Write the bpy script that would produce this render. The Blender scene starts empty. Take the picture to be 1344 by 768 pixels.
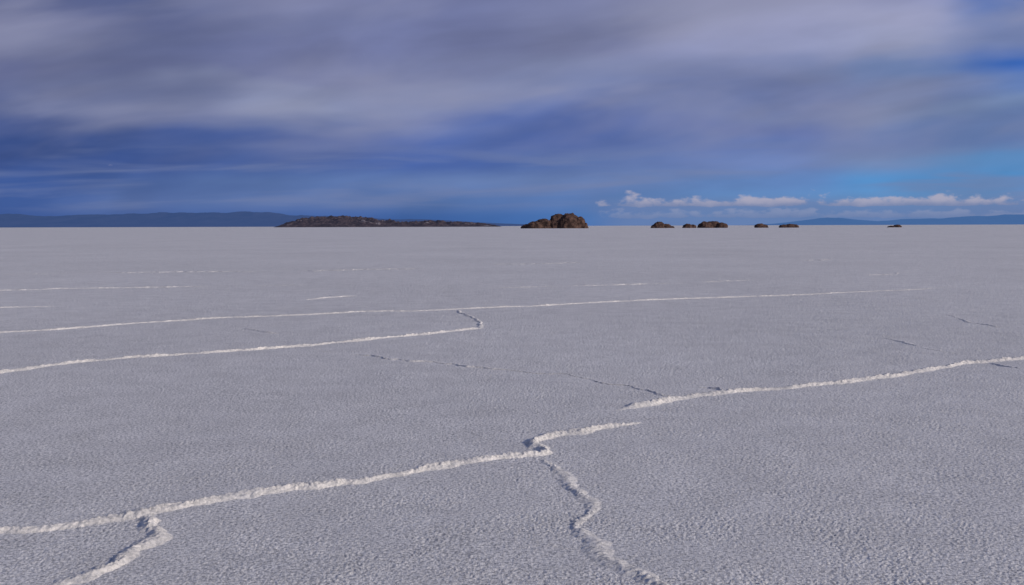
import bpy, math, random
import numpy as np
from mathutils import Matrix, Vector, noise as mn

random.seed(7)
scene = bpy.context.scene
scene.view_settings.view_transform = 'Standard'
scene.view_settings.look = 'None'
scene.view_settings.exposure = 0

def s2l(c):
    r = []
    for v in c:
        v = v / 255.0
        r.append(v / 12.92 if v <= 0.04045 else ((v + 0.055) / 1.055) ** 2.4)
    return (r[0], r[1], r[2], 1.0)

# ------------------------------------------------------------------ camera
H = 1.6
FPX = 1344 * 35 / 36.0
PITCH = math.atan((384 - 296.7) / FPX)
ROLL = math.radians(-0.17)
R = Matrix.Rotation(math.radians(90) - PITCH, 3, 'X') @ Matrix.Rotation(ROLL, 3, 'Z')
cam_data = bpy.data.cameras.new("camera")
cam = bpy.data.objects.new("camera", cam_data)
scene.collection.objects.link(cam)
cam.matrix_world = Matrix.Translation((0, 0, H)) @ R.to_4x4()
cam_data.lens = 35
cam_data.sensor_width = 36
cam_data.clip_start = 0.05
cam_data.clip_end = 300000
scene.camera = cam

def ground_pt(px, py):
    """survey measurement -> point on the salt surface (metres)"""
    d = R @ Vector(((px - 672) / FPX, -(py - 384) / FPX, -1.0))
    t = -H / d.z
    return (d.x * t, d.y * t)

# ------------------------------------------------------------------ noise
_ang = np.linspace(0, 2 * np.pi, 1024, endpoint=False)
_C, _S = np.cos(_ang), np.sin(_ang)
def _hash(ix, iy, seed):
    h = (ix * 374761393 + iy * 668265263 + seed * 974634777) & 0xffffffff
    h = ((h ^ (h >> 13)) * 1274126177) & 0xffffffff
    h = h ^ (h >> 16)
    return h & 1023
def perlin(x, y, seed=0):
    xf = np.floor(x); yf = np.floor(y)
    ix = xf.astype(np.int64); iy = yf.astype(np.int64)
    fx = x - xf; fy = y - yf
    u = fx * fx * fx * (fx * (fx * 6 - 15) + 10)
    v = fy * fy * fy * (fy * (fy * 6 - 15) + 10)
    def g(i, j, dx, dy):
        k = _hash(i, j, seed)
        return _C[k] * dx + _S[k] * dy
    a = g(ix, iy, fx, fy); b = g(ix + 1, iy, fx - 1, fy)
    c = g(ix, iy + 1, fx, fy - 1); d = g(ix + 1, iy + 1, fx - 1, fy - 1)
    return ((a + (b - a) * u) * (1 - v) + (c + (d - c) * u) * v) * 1.4
def fbm(x, y, oct=4, seed=0):
    s = 0; a = 1.0
    for o in range(oct):
        s = s + a * perlin(x * 2 ** o + 13.7 * o, y * 2 ** o - 7.3 * o, seed + o)
        a *= 0.5
    return s

def crust(x, y):
    """height of the granular salt crust in metres"""
    mod = 0.66 + 0.5 * perlin(x / 0.5, y / 0.5, 50) + 0.3 * perlin(x / 0.17, y / 0.17, 51)
    x2, y2 = 0.8 * x - 0.6 * y, 0.6 * x + 0.8 * y
    x3, y3 = 0.38 * x + 0.925 * y, -0.925 * x + 0.38 * y
    h = 0.0018 * (0.5 - 1.6 * np.abs(perlin(x2 / 0.036, y2 / 0.036, 1)))
    h += 0.0024 * perlin(x3 / 0.025, y3 / 0.025, 6)
    h += 0.0029 * perlin(x / 0.015, y / 0.015, 2)
    h += 0.0029 * perlin(x3 / 0.008, y3 / 0.008, 3)
    h *= mod
    h += 0.0014 * perlin(x3 / 0.08, y3 / 0.08, 4)
    h += 0.0060 * perlin(x2 / 1.1, y2 / 1.1, 5)
    return h

def mesh_grid(name, P, closed_u=False, smooth=True):
    """P: (rows, cols, 3)"""
    nr, nc, _ = P.shape
    me = bpy.data.meshes.new(name)
    idx = np.arange(nr * nc).reshape(nr, nc)
    if closed_u:
        nxt = np.roll(idx, -1, axis=1)
        q = np.stack([idx[:-1], nxt[:-1], nxt[1:], idx[1:]], -1).reshape(-1, 4)
    else:
        q = np.stack([idx[:-1, :-1], idx[:-1, 1:], idx[1:, 1:], idx[1:, :-1]], -1).reshape(-1, 4)
    nf = len(q)
    me.vertices.add(nr * nc)
    me.vertices.foreach_set("co", P.reshape(-1).astype(np.float32))
    me.loops.add(nf * 4)
    me.loops.foreach_set("vertex_index", q.reshape(-1).astype(np.int32))
    me.polygons.add(nf)
    me.polygons.foreach_set("loop_start", (np.arange(nf) * 4).astype(np.int32))
    me.polygons.foreach_set("loop_total", np.full(nf, 4, np.int32))
    me.polygons.foreach_set("use_smooth", np.full(nf, smooth, bool))
    me.update(calc_edges=True)
    ob = bpy.data.objects.new(name, me)
    scene.collection.objects.link(ob)
    return ob

# ------------------------------------------------------------------ materials
def nt_mat(name):
    m = bpy.data.materials.new(name)
    m.use_nodes = True
    nt = m.node_tree
    b = nt.nodes["Principled BSDF"]
    return m, nt, b
def N(nt, t, **kw):
    n = nt.nodes.new(t)
    for k, v in kw.items():
        setattr(n, k, v)
    return n
def noise_node(nt, vec, scale, detail=4, rough=0.55):
    n = N(nt, "ShaderNodeTexNoise")
    n.inputs["Scale"].default_value = scale
    n.inputs["Detail"].default_value = detail
    n.inputs["Roughness"].default_value = rough
    if vec is not None:
        nt.links.new(vec, n.inputs["Vector"])
    return n
def math_node(nt, op, a, b=None, c=None, clamp=False):
    n = N(nt, "ShaderNodeMath", operation=op)
    n.use_clamp = clamp
    for i, v in enumerate((a, b, c)):
        if v is None: continue
        if isinstance(v, (int, float)):
            n.inputs[i].default_value = v
        else:
            nt.links.new(v, n.inputs[i])
    return n.outputs[0]
def maprange(nt, v, a, b, c=0.0, d=1.0, smooth=True):
    n = N(nt, "ShaderNodeMapRange")
    n.interpolation_type = 'SMOOTHSTEP' if smooth else 'LINEAR'
    nt.links.new(v, n.inputs[0])
    for i, x in zip((1, 2, 3, 4), (a, b, c, d)):
        n.inputs[i].default_value = x
    return n.outputs[0]
def mixc(nt, f, a, b, blend='MIX'):
    n = N(nt, "ShaderNodeMix", data_type='RGBA', blend_type=blend)
    for sock, v in ((n.inputs[0], f), (n.inputs[6], a), (n.inputs[7], b)):
        if isinstance(v, (int, float)):
            sock.default_value = v
        elif isinstance(v, tuple):
            sock.default_value = v
        else:
            nt.links.new(v, sock)
    return n.outputs[2]

def salt_material(name, lo, hi, bump, grain_scale, a0=0.38, a1=0.60):
    m, nt, b = nt_mat(name)
    geo = N(nt, "ShaderNodeNewGeometry")
    pos = geo.outputs["Position"]
    n1 = noise_node(nt, pos, grain_scale, 3, 0.7)
    n2 = noise_node(nt, pos, 2.3, 4, 0.65)
    n3 = noise_node(nt, pos, 0.12, 4, 0.6)
    f = maprange(nt, n1.outputs[0], a0, a1)
    base = mixc(nt, f, lo, hi)
    f2 = maprange(nt, n2.outputs[0], 0.3, 0.7, 0.90, 1.07, False)
    f3 = maprange(nt, n3.outputs[0], 0.3, 0.7, 0.93, 1.06, False)
    ff = math_node(nt, 'MULTIPLY', f2, f3)
    vm = N(nt, "ShaderNodeVectorMath", operation='SCALE')
    nt.links.new(base, vm.inputs[0]); nt.links.new(ff, vm.inputs["Scale"])
    nt.links.new(vm.outputs[0], b.inputs["Base Color"])
    b.inputs["Roughness"].default_value = 0.9
    b.inputs["Specular IOR Level"].default_value = 0.15
    n4 = noise_node(nt, pos, 95, 3, 0.75)
    bp = N(nt, "ShaderNodeBump")
    bp.inputs["Strength"].default_value = bump
    bp.inputs["Distance"].default_value = 0.008
    nt.links.new(n4.outputs[0], bp.inputs["Height"])
    nt.links.new(bp.outputs[0], b.inputs["Normal"])
    return m

mat_salt = salt_material("salt_crust", (0.30, 0.295, 0.305, 1), (0.84, 0.805, 0.77, 1), 0.8, 52, 0.30, 0.62)
mat_ridge = salt_material("salt_ridge_crystals", (0.60, 0.57, 0.53, 1), (0.84, 0.785, 0.72, 1), 0.7, 50)
mat_ridge_low = salt_material("salt_ridge_weathered", (0.50, 0.48, 0.465, 1), (0.82, 0.775, 0.72, 1), 0.6, 42)

# ------------------------------------------------------------------ ground sheet
d_in = np.linspace(0.05, 2.8, 40)[:-1]
inv = np.arange(1 / 2.8, 1 / 400, -3.4e-4)
d_mid = 1 / inv
d_far = np.geomspace(d_mid[-1] * 1.15, 70000, 40)
rad = np.concatenate([d_in, d_mid, d_far])
th = np.concatenate([np.arange(-180, -60, 3.0), np.arange(-60, -33, 0.3),
                     np.arange(-33, 33, 0.05), np.arange(33, 60, 0.3), np.arange(60, 180, 3.0)])
th = np.radians(th)
RR, TT = np.meshgrid(rad, th, indexing='ij')
X = RR * np.sin(TT); Y = RR * np.cos(TT)
Z = crust(X, Y)
Z = np.where(RR > 350, 0, Z)
P = np.stack([X, Y, Z], -1)
ground = mesh_grid("salt_flat", P, closed_u=True)
ground.data.flip_normals() if ground.data.polygons[0].normal.z < 0 else None
ground.data.materials.append(mat_salt)

# ------------------------------------------------------------------ pressure ridges
def salt_ridge(name, pix, h=0.02, w=0.075, wig=0.03, seed=0, taper=(0.3, 0.3), gap=0.0, low=False):
    pts = np.array([ground_pt(*p) for p in pix])
    seg = np.hypot(*np.diff(pts, axis=0).T)
    s = np.concatenate([[0], np.cumsum(seg)])
    dist = np.hypot(*pts.T)
    dm = max(2.5, dist.min())
    step = min(0.15, max(0.005, 0.0011 * dm))
    n = int(s[-1] / step) + 2
    ss = np.linspace(0, s[-1], n)
    px = np.interp(ss, s, pts[:, 0]); py = np.interp(ss, s, pts[:, 1])
    k = max(3, int(0.14 / step)) | 1
    ker = np.hanning(k + 2)[1:-1]; ker /= ker.sum()
    def sm(a):
        return np.convolve(np.pad(a, k // 2, mode='edge'), ker, mode='valid')
    px, py = sm(px), sm(py)
    tx = np.gradient(px); ty = np.gradient(py)
    L = np.hypot(tx, ty) + 1e-9
    nx, ny = -ty / L, tx / L
    ss0 = ss + seed * 31.3
    zero = np.zeros_like(ss)
    off = wig * (1.3 * perlin(ss0 / 0.6, zero + .5, seed) + 1.0 * perlin(ss0 / 0.25, zero + .3, seed + 1)
                 + 0.45 * perlin(ss0 / 0.10, zero + .3, seed + 2))
    off = off + min(0.14, 0.012 * dm) * perlin(ss0 / 1.7, zero + .8, seed + 11)
    if low:
        off = off + wig * 4 * perlin(ss0 / 3.1, zero + .2, seed + 9)
    px = px + nx * off; py = py + ny * off
    M = 31
    t = np.linspace(-1, 1, M)
    wv = w * (1.0 + 0.7 * perlin(ss0 / 0.33, zero + .7, seed + 3) + 0.5 * perlin(ss0 / 0.11, zero + .2, seed + 4))
    wv = np.maximum(wv, w * 0.45)
    hv = h * (1.0 + 0.9 * perlin(ss0 / 0.5, zero + .1, seed + 5) + 0.45 * perlin(ss0 / 0.16, zero + .9, seed + 6))
    cut = np.ones_like(ss)
    if gap > 0:
        cut = np.clip(1.0 - gap * 2.6 * np.clip(perlin(ss0 / (0.8 if not low else 2.5), zero + .6, seed + 7) + 0.15, 0, 1), 0.0, 1)
    e = np.clip(ss / max(taper[0], 1e-3), 0, 1) * np.clip((s[-1] - ss) / max(taper[1], 1e-3), 0, 1)
    e = np.sqrt(e) * cut
    hv = hv * e
    T, WV = np.meshgrid(t, wv)
    HV = np.repeat(hv[:, None], M, 1)
    GX = px[:, None] + nx[:, None] * T * WV
    GY = py[:, None] + ny[:, None] * T * WV
    skew = 0.12 * perlin(ss0 / 0.4, zero + .4, seed + 8)[:, None]
    prof = np.exp(-(np.abs(T - skew) / 0.47) ** 2)
    rx, ry = 0.8 * GX - 0.6 * GY, 0.6 * GX + 0.8 * GY
    lump = 0.9 + 0.5 * perlin(rx / 0.040, ry / 0.040, 61) + 0.3 * perlin(GX / 0.017, GY / 0.017, 62)
    Zr = crust(GX, GY) * 0.9 + HV * prof * lump + 0.006 * prof * e[:, None] \
         + 0.0045 * perlin(GX / 0.014, GY / 0.014, 63) * prof - 0.009 * (T ** 2) - 0.003 * (1 - prof)
    Zr -= (1 - e)[:, None] * 0.011
    GX = GX + 0.006 * perlin(GX / 0.022 + 40, GY / 0.022, 71)
    GY = GY + 0.006 * perlin(GX / 0.022 - 40, GY / 0.022, 72)
    ob = mesh_grid(name, np.stack([GX, GY, Zr], -1))
    if ob.data.polygons[0].normal.z < 0:
        ob.data.flip_normals()
    ob.data.materials.append(mat_ridge_low if low or h < 0.012 else mat_ridge)
    return ob

A = [(-60,706),(0,697),(60,691),(130,682),(190,672),(210,668),(260,660),(330,648),(400,641),(470,633),(520,624),(590,612),(650,604),(690,599),(713,595),(706,588),(690,582),(700,578),(740,570),(800,561),(850,555)]
B = [(803,541),(850,531),(900,523),(960,515),(1030,508),(1090,502),(1150,496),(1200,488),(1260,477),(1344,470),(1440,461)]
C = [(212,668),(200,676),(196,690),(207,705),(190,716),(168,726),(150,742),(110,755),(65,768),(10,790)]
D = [(715,598),(735,618),(758,645),(772,672),(754,690),(768,706),(790,726),(812,745),(860,765),(920,795)]
D2 = [(708,711),(735,719),(775,724)]
E = [(-80,499),(0,489),(60,481),(120,474),(180,469),(260,463),(330,459),(400,453),(470,447),(540,440),(600,434),(635,430)]
E2 = [(635,431),(632,424),(615,416),(600,407)]
F = [(-80,442),(0,437),(100,431),(200,423),(300,417),(400,413),(480,409),(540,408.5),(620,405),(700,402),(780,397),(900,392),(1000,389),(1100,385),(1200,380),(1270,375)]
B2 = [(905,523),(885,519),(840,510),(800,502),(740,492),(655,484),(590,477),(500,471),(430,462),(400,455)]
B3 = [(965,516),(945,511),(912,508)]
ridges = [
 (A, dict(h=.020, w=.110, seed=1)), (B, dict(h=.020, w=.105, seed=2)),
 (C, dict(h=.016, w=.105, seed=3, gap=.10)),
 (D, dict(h=.008, w=.100, seed=4, gap=.32, wig=.04)), (D2, dict(h=.010, w=.055, seed=5)),
 (E, dict(h=.018, w=.100, seed=6)), (E2, dict(h=.010, w=.09, seed=7)),
 (F, dict(h=.014, w=.105, seed=8, gap=.10, taper=(.3, 6))),
 (B2, dict(h=.008, w=.065, seed=9, gap=.22, wig=.06, taper=(.3, 1.5))), (B3, dict(h=.013, w=.06, seed=10)),
 ([(310,431),(340,435),(368,438)], dict(h=.009, w=.08, seed=11, gap=.3)),
 ([(-60,385),(0,381),(150,378),(300,375),(430,374)], dict(h=.014, w=.13, seed=12, gap=.3, wig=.08, low=True, taper=(.3, 3))),
 ([(-60,408),(0,404),(75,402)], dict(h=.015, w=.11, seed=13, gap=.15)),
 ([(400,394),(440,390),(470,388)], dict(h=.014, w=.11, seed=14, gap=.15, taper=(.6, .6))),
 ([(620,379),(770,375),(900,371),(1010,366)], dict(h=.014, w=.13, seed=15, gap=.35, wig=.08, low=True, taper=(3, 3))),
 ([(1120,362),(1165,360),(1212,357)], dict(h=.017, w=.15, seed=16, gap=.2, wig=.08, low=True, taper=(1, 1))),
 ([(1238,412),(1280,424),(1335,434)], dict(h=.005, w=.09, seed=17, gap=.3, taper=(.8, .8))),
 ([(1150,441),(1210,455),(1285,468)], dict(h=.005, w=.08, seed=18, gap=.25, taper=(.8, .4))),
 ([(1285,474),(1310,481),(1360,486)], dict(h=.006, w=.07, seed=19, gap=.3)),
 ([(0,360),(200,357),(420,356),(560,352)], dict(h=.012, w=.2, seed=20, gap=.5, wig=.2, low=True)),
 ([(640,347),(800,345),(960,343),(1100,341)], dict(h=.012, w=.25, seed=21, gap=.5, wig=.2, low=True)),
]
for pix, kw in ridges:
    salt_ridge("salt_ridge", pix, **kw)

# ------------------------------------------------------------------ rocks
def rock_material(name, dark, light, scale, salt=0.0, haze=None):
    m, nt, b = nt_mat(name)
    geo = N(nt, "ShaderNodeNewGeometry")
    pos = geo.outputs["Position"]
    n1 = noise_node(nt, pos, scale, 6, 0.65)
    base = mixc(nt, maprange(nt, n1.outputs[0], 0.35, 0.65), dark, light)
    if salt > 0:
        n2 = noise_node(nt, pos, scale * 0.5, 6, 0.75)
        base = mixc(nt, maprange(nt, n2.outputs[0], 0.56, 0.68, 0, salt), base, (0.30, 0.28, 0.30, 1))
    nt.links.new(base, b.inputs["Base Color"])
    b.inputs["Roughness"].default_value = 0.95
    b.inputs["Specular IOR Level"].default_value = 0.1
    bp = N(nt, "ShaderNodeBump")
    bp.inputs["Strength"].default_value = 0.8
    bp.inputs["Distance"].default_value = 1.0 / scale * 0.4
    nt.links.new(n1.outputs[0], bp.inputs["Height"])
    nt.links.new(bp.outputs[0], b.inputs["Normal"])
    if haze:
        b.inputs["Emission Color"].default_value = haze  # distance haze painted in as an even glow of the rock surface
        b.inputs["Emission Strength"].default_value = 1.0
    return m
mat_rock = rock_material("brown_rock", (0.038, 0.024, 0.021, 1), (0.125, 0.074, 0.058, 1), 0.45)
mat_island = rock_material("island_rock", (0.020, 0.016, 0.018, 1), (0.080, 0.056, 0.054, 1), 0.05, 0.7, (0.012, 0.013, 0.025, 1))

import bmesh
def rock_outcrop(name, px_c, D, lobes, seed):
    cx = (px_c - 672) / FPX * D
    bm = bmesh.new()
    for i, (dx, wd, ht, dy) in enumerate(lobes):
        r = bmesh.ops.create_icosphere(bm, subdivisions=5, radius=1.0)
        o = Vector((seed * 7.1 + i * 3.3, seed * 1.7, i * 5.1))
        for v in r["verts"]:
            n = v.co.normalized()
            q = Vector([math.copysign(abs(c) ** 0.84, c) for c in n])
            d = 1.0 + 0.15 * mn.noise(n * 1.4 + o) + 0.11 * mn.noise(n * 3.1 + o)
            vd = mn.voronoi(n * 2.2 + o)[0]
            d += -0.22 * max(0.0, 0.16 - (vd[1] - vd[0])) 
            d += 0.05 * mn.noise(n * 7 + o) + 0.03 * mn.noise(n * 15 + o)
            q = q * d
            v.co = Vector((cx + dx + q.x * wd / 2, D + dy + q.y * wd * 0.42, q.z * ht * 0.98 if q.z > 0 else q.z * ht * 0.25))
    me = bpy.data.meshes.new(name)
    bm.to_mesh(me); bm.free()
    for p in me.polygons: p.use_smooth = True
    ob = bpy.data.objects.new(name, me)
    scene.collection.objects.link(ob)
    ob.data.materials.append(mat_rock)
    return ob
D0 = 640.0; m = D0 / FPX
def L(px_c, a, b, hpx, dy=0, m=m):
    return ((((a + b) / 2) - px_c) * m, (b - a) * m, hpx * m, dy)
rock_outcrop("rock_outcrop", 728, D0, [
    L(728, 720, 748, 18.8, 2), L(728, 732, 764, 19.0, 0), L(728, 747, 769, 15.5, -1), L(728, 758, 772, 8, -2),
    L(728, 702, 727, 12.5, 1), L(728, 692, 713, 9.5, -2), L(728, 684, 701, 5.5, 0)], 1)
rock_outcrop("rock_outcrop", 869, D0, [L(869, 857, 873, 8.0), L(869, 854, 866, 5), L(869, 868, 881, 5.5, 1), L(869, 876, 885, 3)], 2)
rock_outcrop("rock_outcrop", 904, D0, [L(904, 896, 908, 5.5), L(904, 903, 914, 4.5, 1)], 3)
rock_outcrop("rock_outcrop", 935, D0, [L(935, 917, 937, 8.0), L(935, 926, 948, 8.8, 2), L(935, 938, 954, 7.2, -1), L(935, 915, 926, 6)], 4)
rock_outcrop("rock_outcrop", 998, D0, [L(998, 990, 1003, 5.5), L(998, 997, 1008, 4.5, 1)], 5)
rock_outcrop("rock_outcrop", 1035, D0, [L(1035, 1022, 1034, 4.2), L(1035, 1029, 1044, 5), L(1035, 1038, 1048, 4.6, 1)], 6)
rock_outcrop("rock_outcrop", 1173, D0, [L(1173, 1164, 1174, 2.2), L(1173, 1172, 1183, 3.6, 1)], 7)

# rocky island : heightfield
DI = 2600.0; mi = DI / FPX
nx_, ny_ = 620, 90
pxs = np.linspace(364, 664, nx_)
prof_px = np.array([364, 372, 384, 398, 412, 440, 465, 485, 500, 520, 545, 575, 605, 630, 650, 664])
prof_h = np.array([-1, 1.0, 5, 9.5, 11.8, 12.4, 12.0, 10.8, 7.5, 5.5, 5.5, 5.2, 4.5, 3.5, 1.8, -1]) * mi
crest = np.interp(pxs, prof_px, prof_h)
v = np.linspace(-1, 1, ny_)
XX = np.repeat(((pxs - 672) * mi)[None, :], ny_, 0)
YY = DI + np.repeat((v * 150)[:, None], nx_, 1)
ZZ = crest[None, :] * np.clip(1 - np.abs(v[:, None]) ** 1.6, 0, 1)
ZZ = ZZ + (np.clip(crest / 10, 0.05, 1))[None, :] * (6.5 * fbm(XX / 30, YY / 30, 5, 80) + 5 * np.abs(perlin(XX / 10, YY / 10, 90))) * np.clip(1.1 - np.abs(v[:, None]), 0, 1)
ZZ -= 3.0 * np.abs(v[:, None]) ** 4
isl = mesh_grid("rocky_island", np.stack([XX, YY, ZZ], -1))
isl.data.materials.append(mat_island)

# distant hills
def distant_hills(name, D, prof, depth, col, haze, seed, rough):
    mm = D / FPX
    prof = np.array(prof, float)
    xs = np.linspace(prof[0, 0], prof[-1, 0], 900)
    cr = np.interp(xs, prof[:, 0], prof[:, 1]) * mm
    v = np.linspace(-1, 1, 50)
    XX = np.repeat(((xs - 672) * mm)[None, :], 50, 0)
    YY = D + np.repeat((v * depth)[:, None], 900, 1)
    ZZ = cr[None, :] * (1 - np.abs(v[:, None]) ** 1.3)
    ZZ = ZZ * (1 + rough * fbm(XX / (mm * 45), YY / (mm * 45), 5, seed)) - 5 * np.abs(v[:, None])
    ob = mesh_grid(name, np.stack([XX, YY, ZZ], -1))
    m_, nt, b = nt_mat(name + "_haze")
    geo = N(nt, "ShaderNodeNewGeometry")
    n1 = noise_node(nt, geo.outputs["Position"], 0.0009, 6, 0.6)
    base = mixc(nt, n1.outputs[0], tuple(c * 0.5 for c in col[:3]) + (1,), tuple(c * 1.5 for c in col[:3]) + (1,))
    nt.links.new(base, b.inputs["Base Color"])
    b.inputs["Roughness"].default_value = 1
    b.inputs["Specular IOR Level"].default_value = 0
    b.inputs["Emission Color"].default_value = haze  # stand-in for airlight: blue haze put into the hill material as emission
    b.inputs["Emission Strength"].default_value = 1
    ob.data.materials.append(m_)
    return ob
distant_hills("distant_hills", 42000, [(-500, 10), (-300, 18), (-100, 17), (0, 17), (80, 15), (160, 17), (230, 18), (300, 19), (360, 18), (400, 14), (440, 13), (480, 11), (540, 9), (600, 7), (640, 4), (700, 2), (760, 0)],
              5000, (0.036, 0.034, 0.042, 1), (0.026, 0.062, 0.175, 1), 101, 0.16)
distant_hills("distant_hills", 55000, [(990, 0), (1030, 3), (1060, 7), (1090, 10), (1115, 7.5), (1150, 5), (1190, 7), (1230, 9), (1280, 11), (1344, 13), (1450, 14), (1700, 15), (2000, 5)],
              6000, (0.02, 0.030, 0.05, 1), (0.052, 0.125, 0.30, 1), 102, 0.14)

# ------------------------------------------------------------------ world
SUN_EL, SUN_DIR = 21.0, Vector((0.86, -0.5, 0)).normalized()
world = bpy.data.worlds.new("World")
scene.world = world
world.use_nodes = True
nt = world.node_tree
bg = nt.nodes["Background"]
sky = N(nt, "ShaderNodeTexSky", sky_type='NISHITA')
sky.sun_disc = False
sky.sun_elevation = math.radians(SUN_EL)
sky.sun_rotation = math.atan2(SUN_DIR.x, SUN_DIR.y)
sky.air_density = 0.9; sky.dust_density = 0.5; sky.ozone_density = 1.5; sky.altitude = 3600
tc = N(nt, "ShaderNodeTexCoord")
sp = N(nt, "ShaderNodeSeparateXYZ")
nt.links.new(tc.outputs["Generated"], sp.inputs[0])
x, y, z = sp.outputs
hyp = math_node(nt, 'SQRT', math_node(nt, 'ADD', math_node(nt, 'MULTIPLY', x, x), math_node(nt, 'MULTIPLY', y, y)))
den = math_node(nt, 'MAXIMUM', math_node(nt, 'MAXIMUM', y, math_node(nt, 'MULTIPLY', hyp, 0.5)), 0.001)
u = math_node(nt, 'DIVIDE', x, den)
v = math_node(nt, 'DIVIDE', z, den)
def uvvec(su, sv, shear=0.0, off=0.0):
    c = N(nt, "ShaderNodeCombineXYZ")
    nt.links.new(math_node(nt, 'MULTIPLY', u, su), c.inputs[0])
    vv = math_node(nt, 'MULTIPLY', math_node(nt, 'MULTIPLY_ADD', u, shear, v), sv)
    nt.links.new(vv, c.inputs[1]); c.inputs[2].default_value = off
    return c.outputs[0]
hor = maprange(nt, v, 0.015, 0.12)
w1 = noise_node(nt, uvvec(4.5, 14, -0.10, 1.0), 1.0, 3, 0.5)
w2 = noise_node(nt, uvvec(4.5, 16, -0.06, 7.0), 1.0, 3, 0.5)
du = math_node(nt, 'MULTIPLY', math_node(nt, 'SUBTRACT', w1.outputs[0], 0.5), 0.30)
dv = math_node(nt, 'MULTIPLY', math_node(nt, 'MULTIPLY', math_node(nt, 'SUBTRACT', w2.outputs[0], 0.5), 0.06), hor)
U = math_node(nt, 'ADD', u, du)
V = math_node(nt, 'ADD', v, dv)
T = math_node(nt, 'DIVIDE', V, 0.24)
rows = [0, 35, 65, 92, 115, 140, 165, 190, 215, 240, 262, 288]
cols = {
 0:   [(84,92,132),(108,112,146),(110,114,146),(90,96,134),(80,90,132),(74,88,134),(62,80,132),(42,70,130),(36,66,126),(40,72,132),(44,76,136),(42,74,134)],
 192: [(82,92,134),(86,94,134),(86,94,132),(90,97,134),(96,104,140),(106,114,149),(92,103,144),(56,80,138),(46,74,134),(62,88,142),(74,98,150),(54,84,142)],
 384: [(118,122,156),(102,108,144),(98,104,142),(104,110,148),(124,130,160),(130,137,165),(86,102,148),(54,80,140),(54,82,142),(76,102,152),(80,106,156),(52,88,150)],
 576: [(104,110,148),(100,106,144),(104,110,148),(114,120,156),(126,132,164),(120,128,162),(94,108,154),(66,90,150),(58,86,148),(90,114,162),(74,104,156),(48,90,152)],
 768: [(112,117,152),(114,119,154),(116,121,156),(120,127,161),(110,120,158),(90,106,154),(66,88,146),(60,86,148),(76,102,156),(94,118,166),(76,108,160),(58,104,164)],
 960: [(132,134,166),(138,140,170),(134,138,170),(118,125,160),(104,116,160),(98,112,158),(84,102,156),(82,104,158),(94,116,166),(86,120,172),(86,126,176),(76,118,170)],
 1152:[(128,132,166),(142,144,172),(140,144,172),(106,126,170),(122,132,168),(120,132,168),(96,116,162),(92,114,164),(104,130,174),(74,132,186),(84,134,184),(78,120,174)],
 1344:[(66,98,160),(106,120,162),(108,122,164),(38,90,168),(86,114,168),(106,128,168),(94,116,162),(92,116,164),(84,132,182),(70,134,190),(96,130,176),(86,120,170)],
}
prev = None; prev_u = None
for pxc, cl in cols.items():
    rp = N(nt, "ShaderNodeValToRGB")
    rp.color_ramp.interpolation = 'EASE'
    el = rp.color_ramp.elements
    stops = sorted([(((296.7 - r) / FPX) / 0.24, c) for r, c in zip(rows, cl)])
    el[0].position = stops[0][0]; el[0].color = s2l(stops[0][1])
    el[1].position = stops[-1][0]; el[1].color = s2l(stops[-1][1])
    for p_, c_ in stops[1:-1]:
        e_ = el.new(p_); e_.color = s2l(c_)
    nt.links.new(T, rp.inputs[0])
    uc = (pxc - 672) / FPX
    if prev is None:
        prev = rp.outputs[0]
    else:
        prev = mixc(nt, maprange(nt, U, prev_u, uc), prev, rp.outputs[0])
    prev_u = uc
prev = mixc(nt, 0.12, prev, s2l((116, 122, 154)))
# soft streaks
st = noise_node(nt, uvvec(3.6, 15, -0.12, 3.0), 1.0, 4, 0.48)
st.inputs["Distortion"].default_value = 0.4
st2 = noise_node(nt, uvvec(9.0, 26, -0.16, 9.0), 1.0, 3, 0.5)
sf = math_node(nt, 'ADD', maprange(nt, st.outputs[0], 0.3, 0.7, 0.90, 1.32, False), maprange(nt, st2.outputs[0], 0.3, 0.7, -0.05, 0.05, False))
vm = N(nt, "ShaderNodeVectorMath", operation='SCALE')
nt.links.new(prev, vm.inputs[0]); nt.links.new(sf, vm.inputs["Scale"])
cloud = mixc(nt, 1.0, vm.outputs[0], (1.02, 1.04, 1.05, 1), 'MULTIPLY')
wisp = noise_node(nt, uvvec(3.4, 13, -0.12, 21.0), 1.0, 4, 0.48)
wisp.inputs["Distortion"].default_value = 0.4
wm = maprange(nt, wisp.outputs[0], 0.44, 0.72, 0, 0.6)
wm = math_node(nt, 'MULTIPLY', wm, maprange(nt, v, 0.04, 0.11))
cloud = mixc(nt, wm, cloud, s2l((146, 149, 177)))
# thin low stratus streaks between 1 and 5 degrees
lw = noise_node(nt, uvvec(4.6, 48, -0.02, 33.0), 1.0, 4, 0.5)
lw.inputs["Distortion"].default_value = 0.3
lm = math_node(nt, 'MULTIPLY', maprange(nt, lw.outputs[0], 0.44, 0.68, 0, 0.55),
               math_node(nt, 'MULTIPLY', maprange(nt, v, 0.010, 0.028), maprange(nt, v, 0.095, 0.055)))
cloud = mixc(nt, lm, cloud, s2l((118, 130, 168)))
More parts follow.
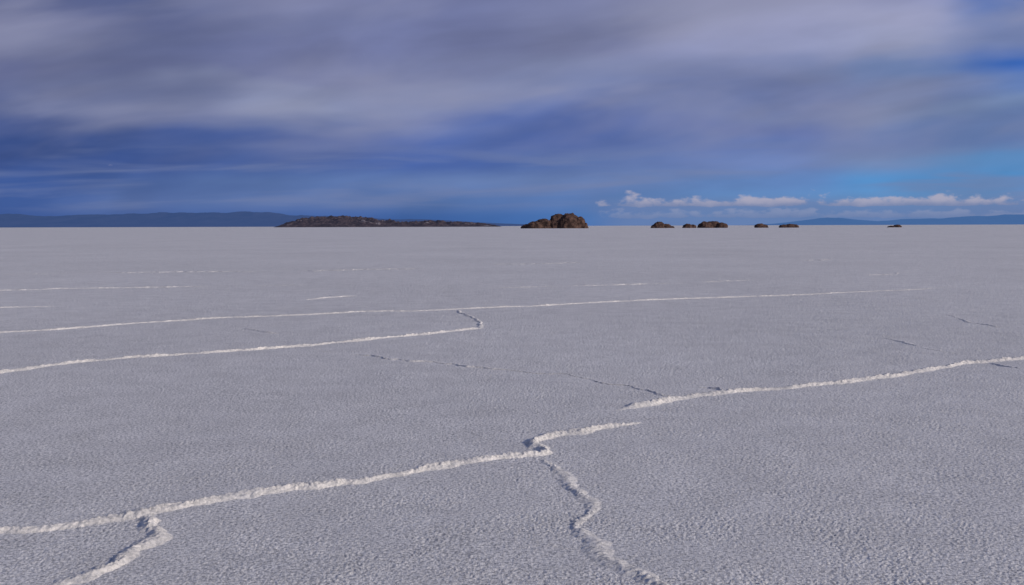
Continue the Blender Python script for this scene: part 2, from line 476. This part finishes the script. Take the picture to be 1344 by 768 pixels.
# low cumulus bank
big = noise_node(nt, uvvec(8, 0.0, 0, 2.0), 1.0, 2, 0.5)
side = maprange(nt, u, 0.06, 0.12)
und = math_node(nt, 'MULTIPLY', math_node(nt, 'MULTIPLY', maprange(nt, v, 0.034, 0.018), side), 0.6)
cloud = mixc(nt, und, cloud, s2l((108, 127, 170)))
for (lo, hi, su, sv, off, a, top) in ((0.0185, 0.038, 36, 70, 5.0, 0.82, (176, 172, 190)), (0.007, 0.022, 44, 100, 15.0, 0.5, (146, 154, 184))):
    cu = noise_node(nt, uvvec(su, sv, 0, off), 1.0, 4, 0.55)
    env = math_node(nt, 'MULTIPLY', maprange(nt, v, lo - 0.002, lo + 0.002), maprange(nt, v, hi, lo + 0.002, smooth=False))
    amt = math_node(nt, 'MULTIPLY', math_node(nt, 'MULTIPLY', env, side), maprange(nt, big.outputs[0], 0.32, 0.6, 0.62, 1.0))
    cm = math_node(nt, 'ADD', cu.outputs[0], math_node(nt, 'MULTIPLY', math_node(nt, 'SUBTRACT', amt, 1.0), 0.5))
    cmask = maprange(nt, cm, 0.22, 0.38, 0, a)
    cc = mixc(nt, maprange(nt, math_node(nt, 'MULTIPLY_ADD', cu.outputs[0], 0.012, v), lo + 0.004, lo + 0.016), s2l((112, 128, 168)), s2l(top))
    cloud = mixc(nt, cmask, cloud, cc)
# clear sky (Nishita) shows more and more overhead and behind
skys = N(nt, "ShaderNodeVectorMath", operation='SCALE')
nt.links.new(sky.outputs[0], skys.inputs[0]); skys.inputs["Scale"].default_value = 0.11
cover_hi = maprange(nt, v, 0.28, 0.9, 1.0, 0.55)
cover = mixc(nt, cover_hi, skys.outputs[0], cloud)
nt.links.new(cover, bg.inputs[0])
bg.inputs[1].default_value = 1.0

# ------------------------------------------------------------------ sun
sd = bpy.data.lights.new("sun", 'SUN')
sd.energy = 3.1
sd.angle = math.radians(5)
sd.color = (1.0, 0.91, 0.81)
so = bpy.data.objects.new("sun", sd)
scene.collection.objects.link(so)
el_ = math.radians(SUN_EL)
to_sun = Vector((SUN_DIR.x * math.cos(el_), SUN_DIR.y * math.cos(el_), math.sin(el_)))
so.rotation_euler = to_sun.to_track_quat('Z', 'Y').to_euler()
so.location = (20, -10, 30)
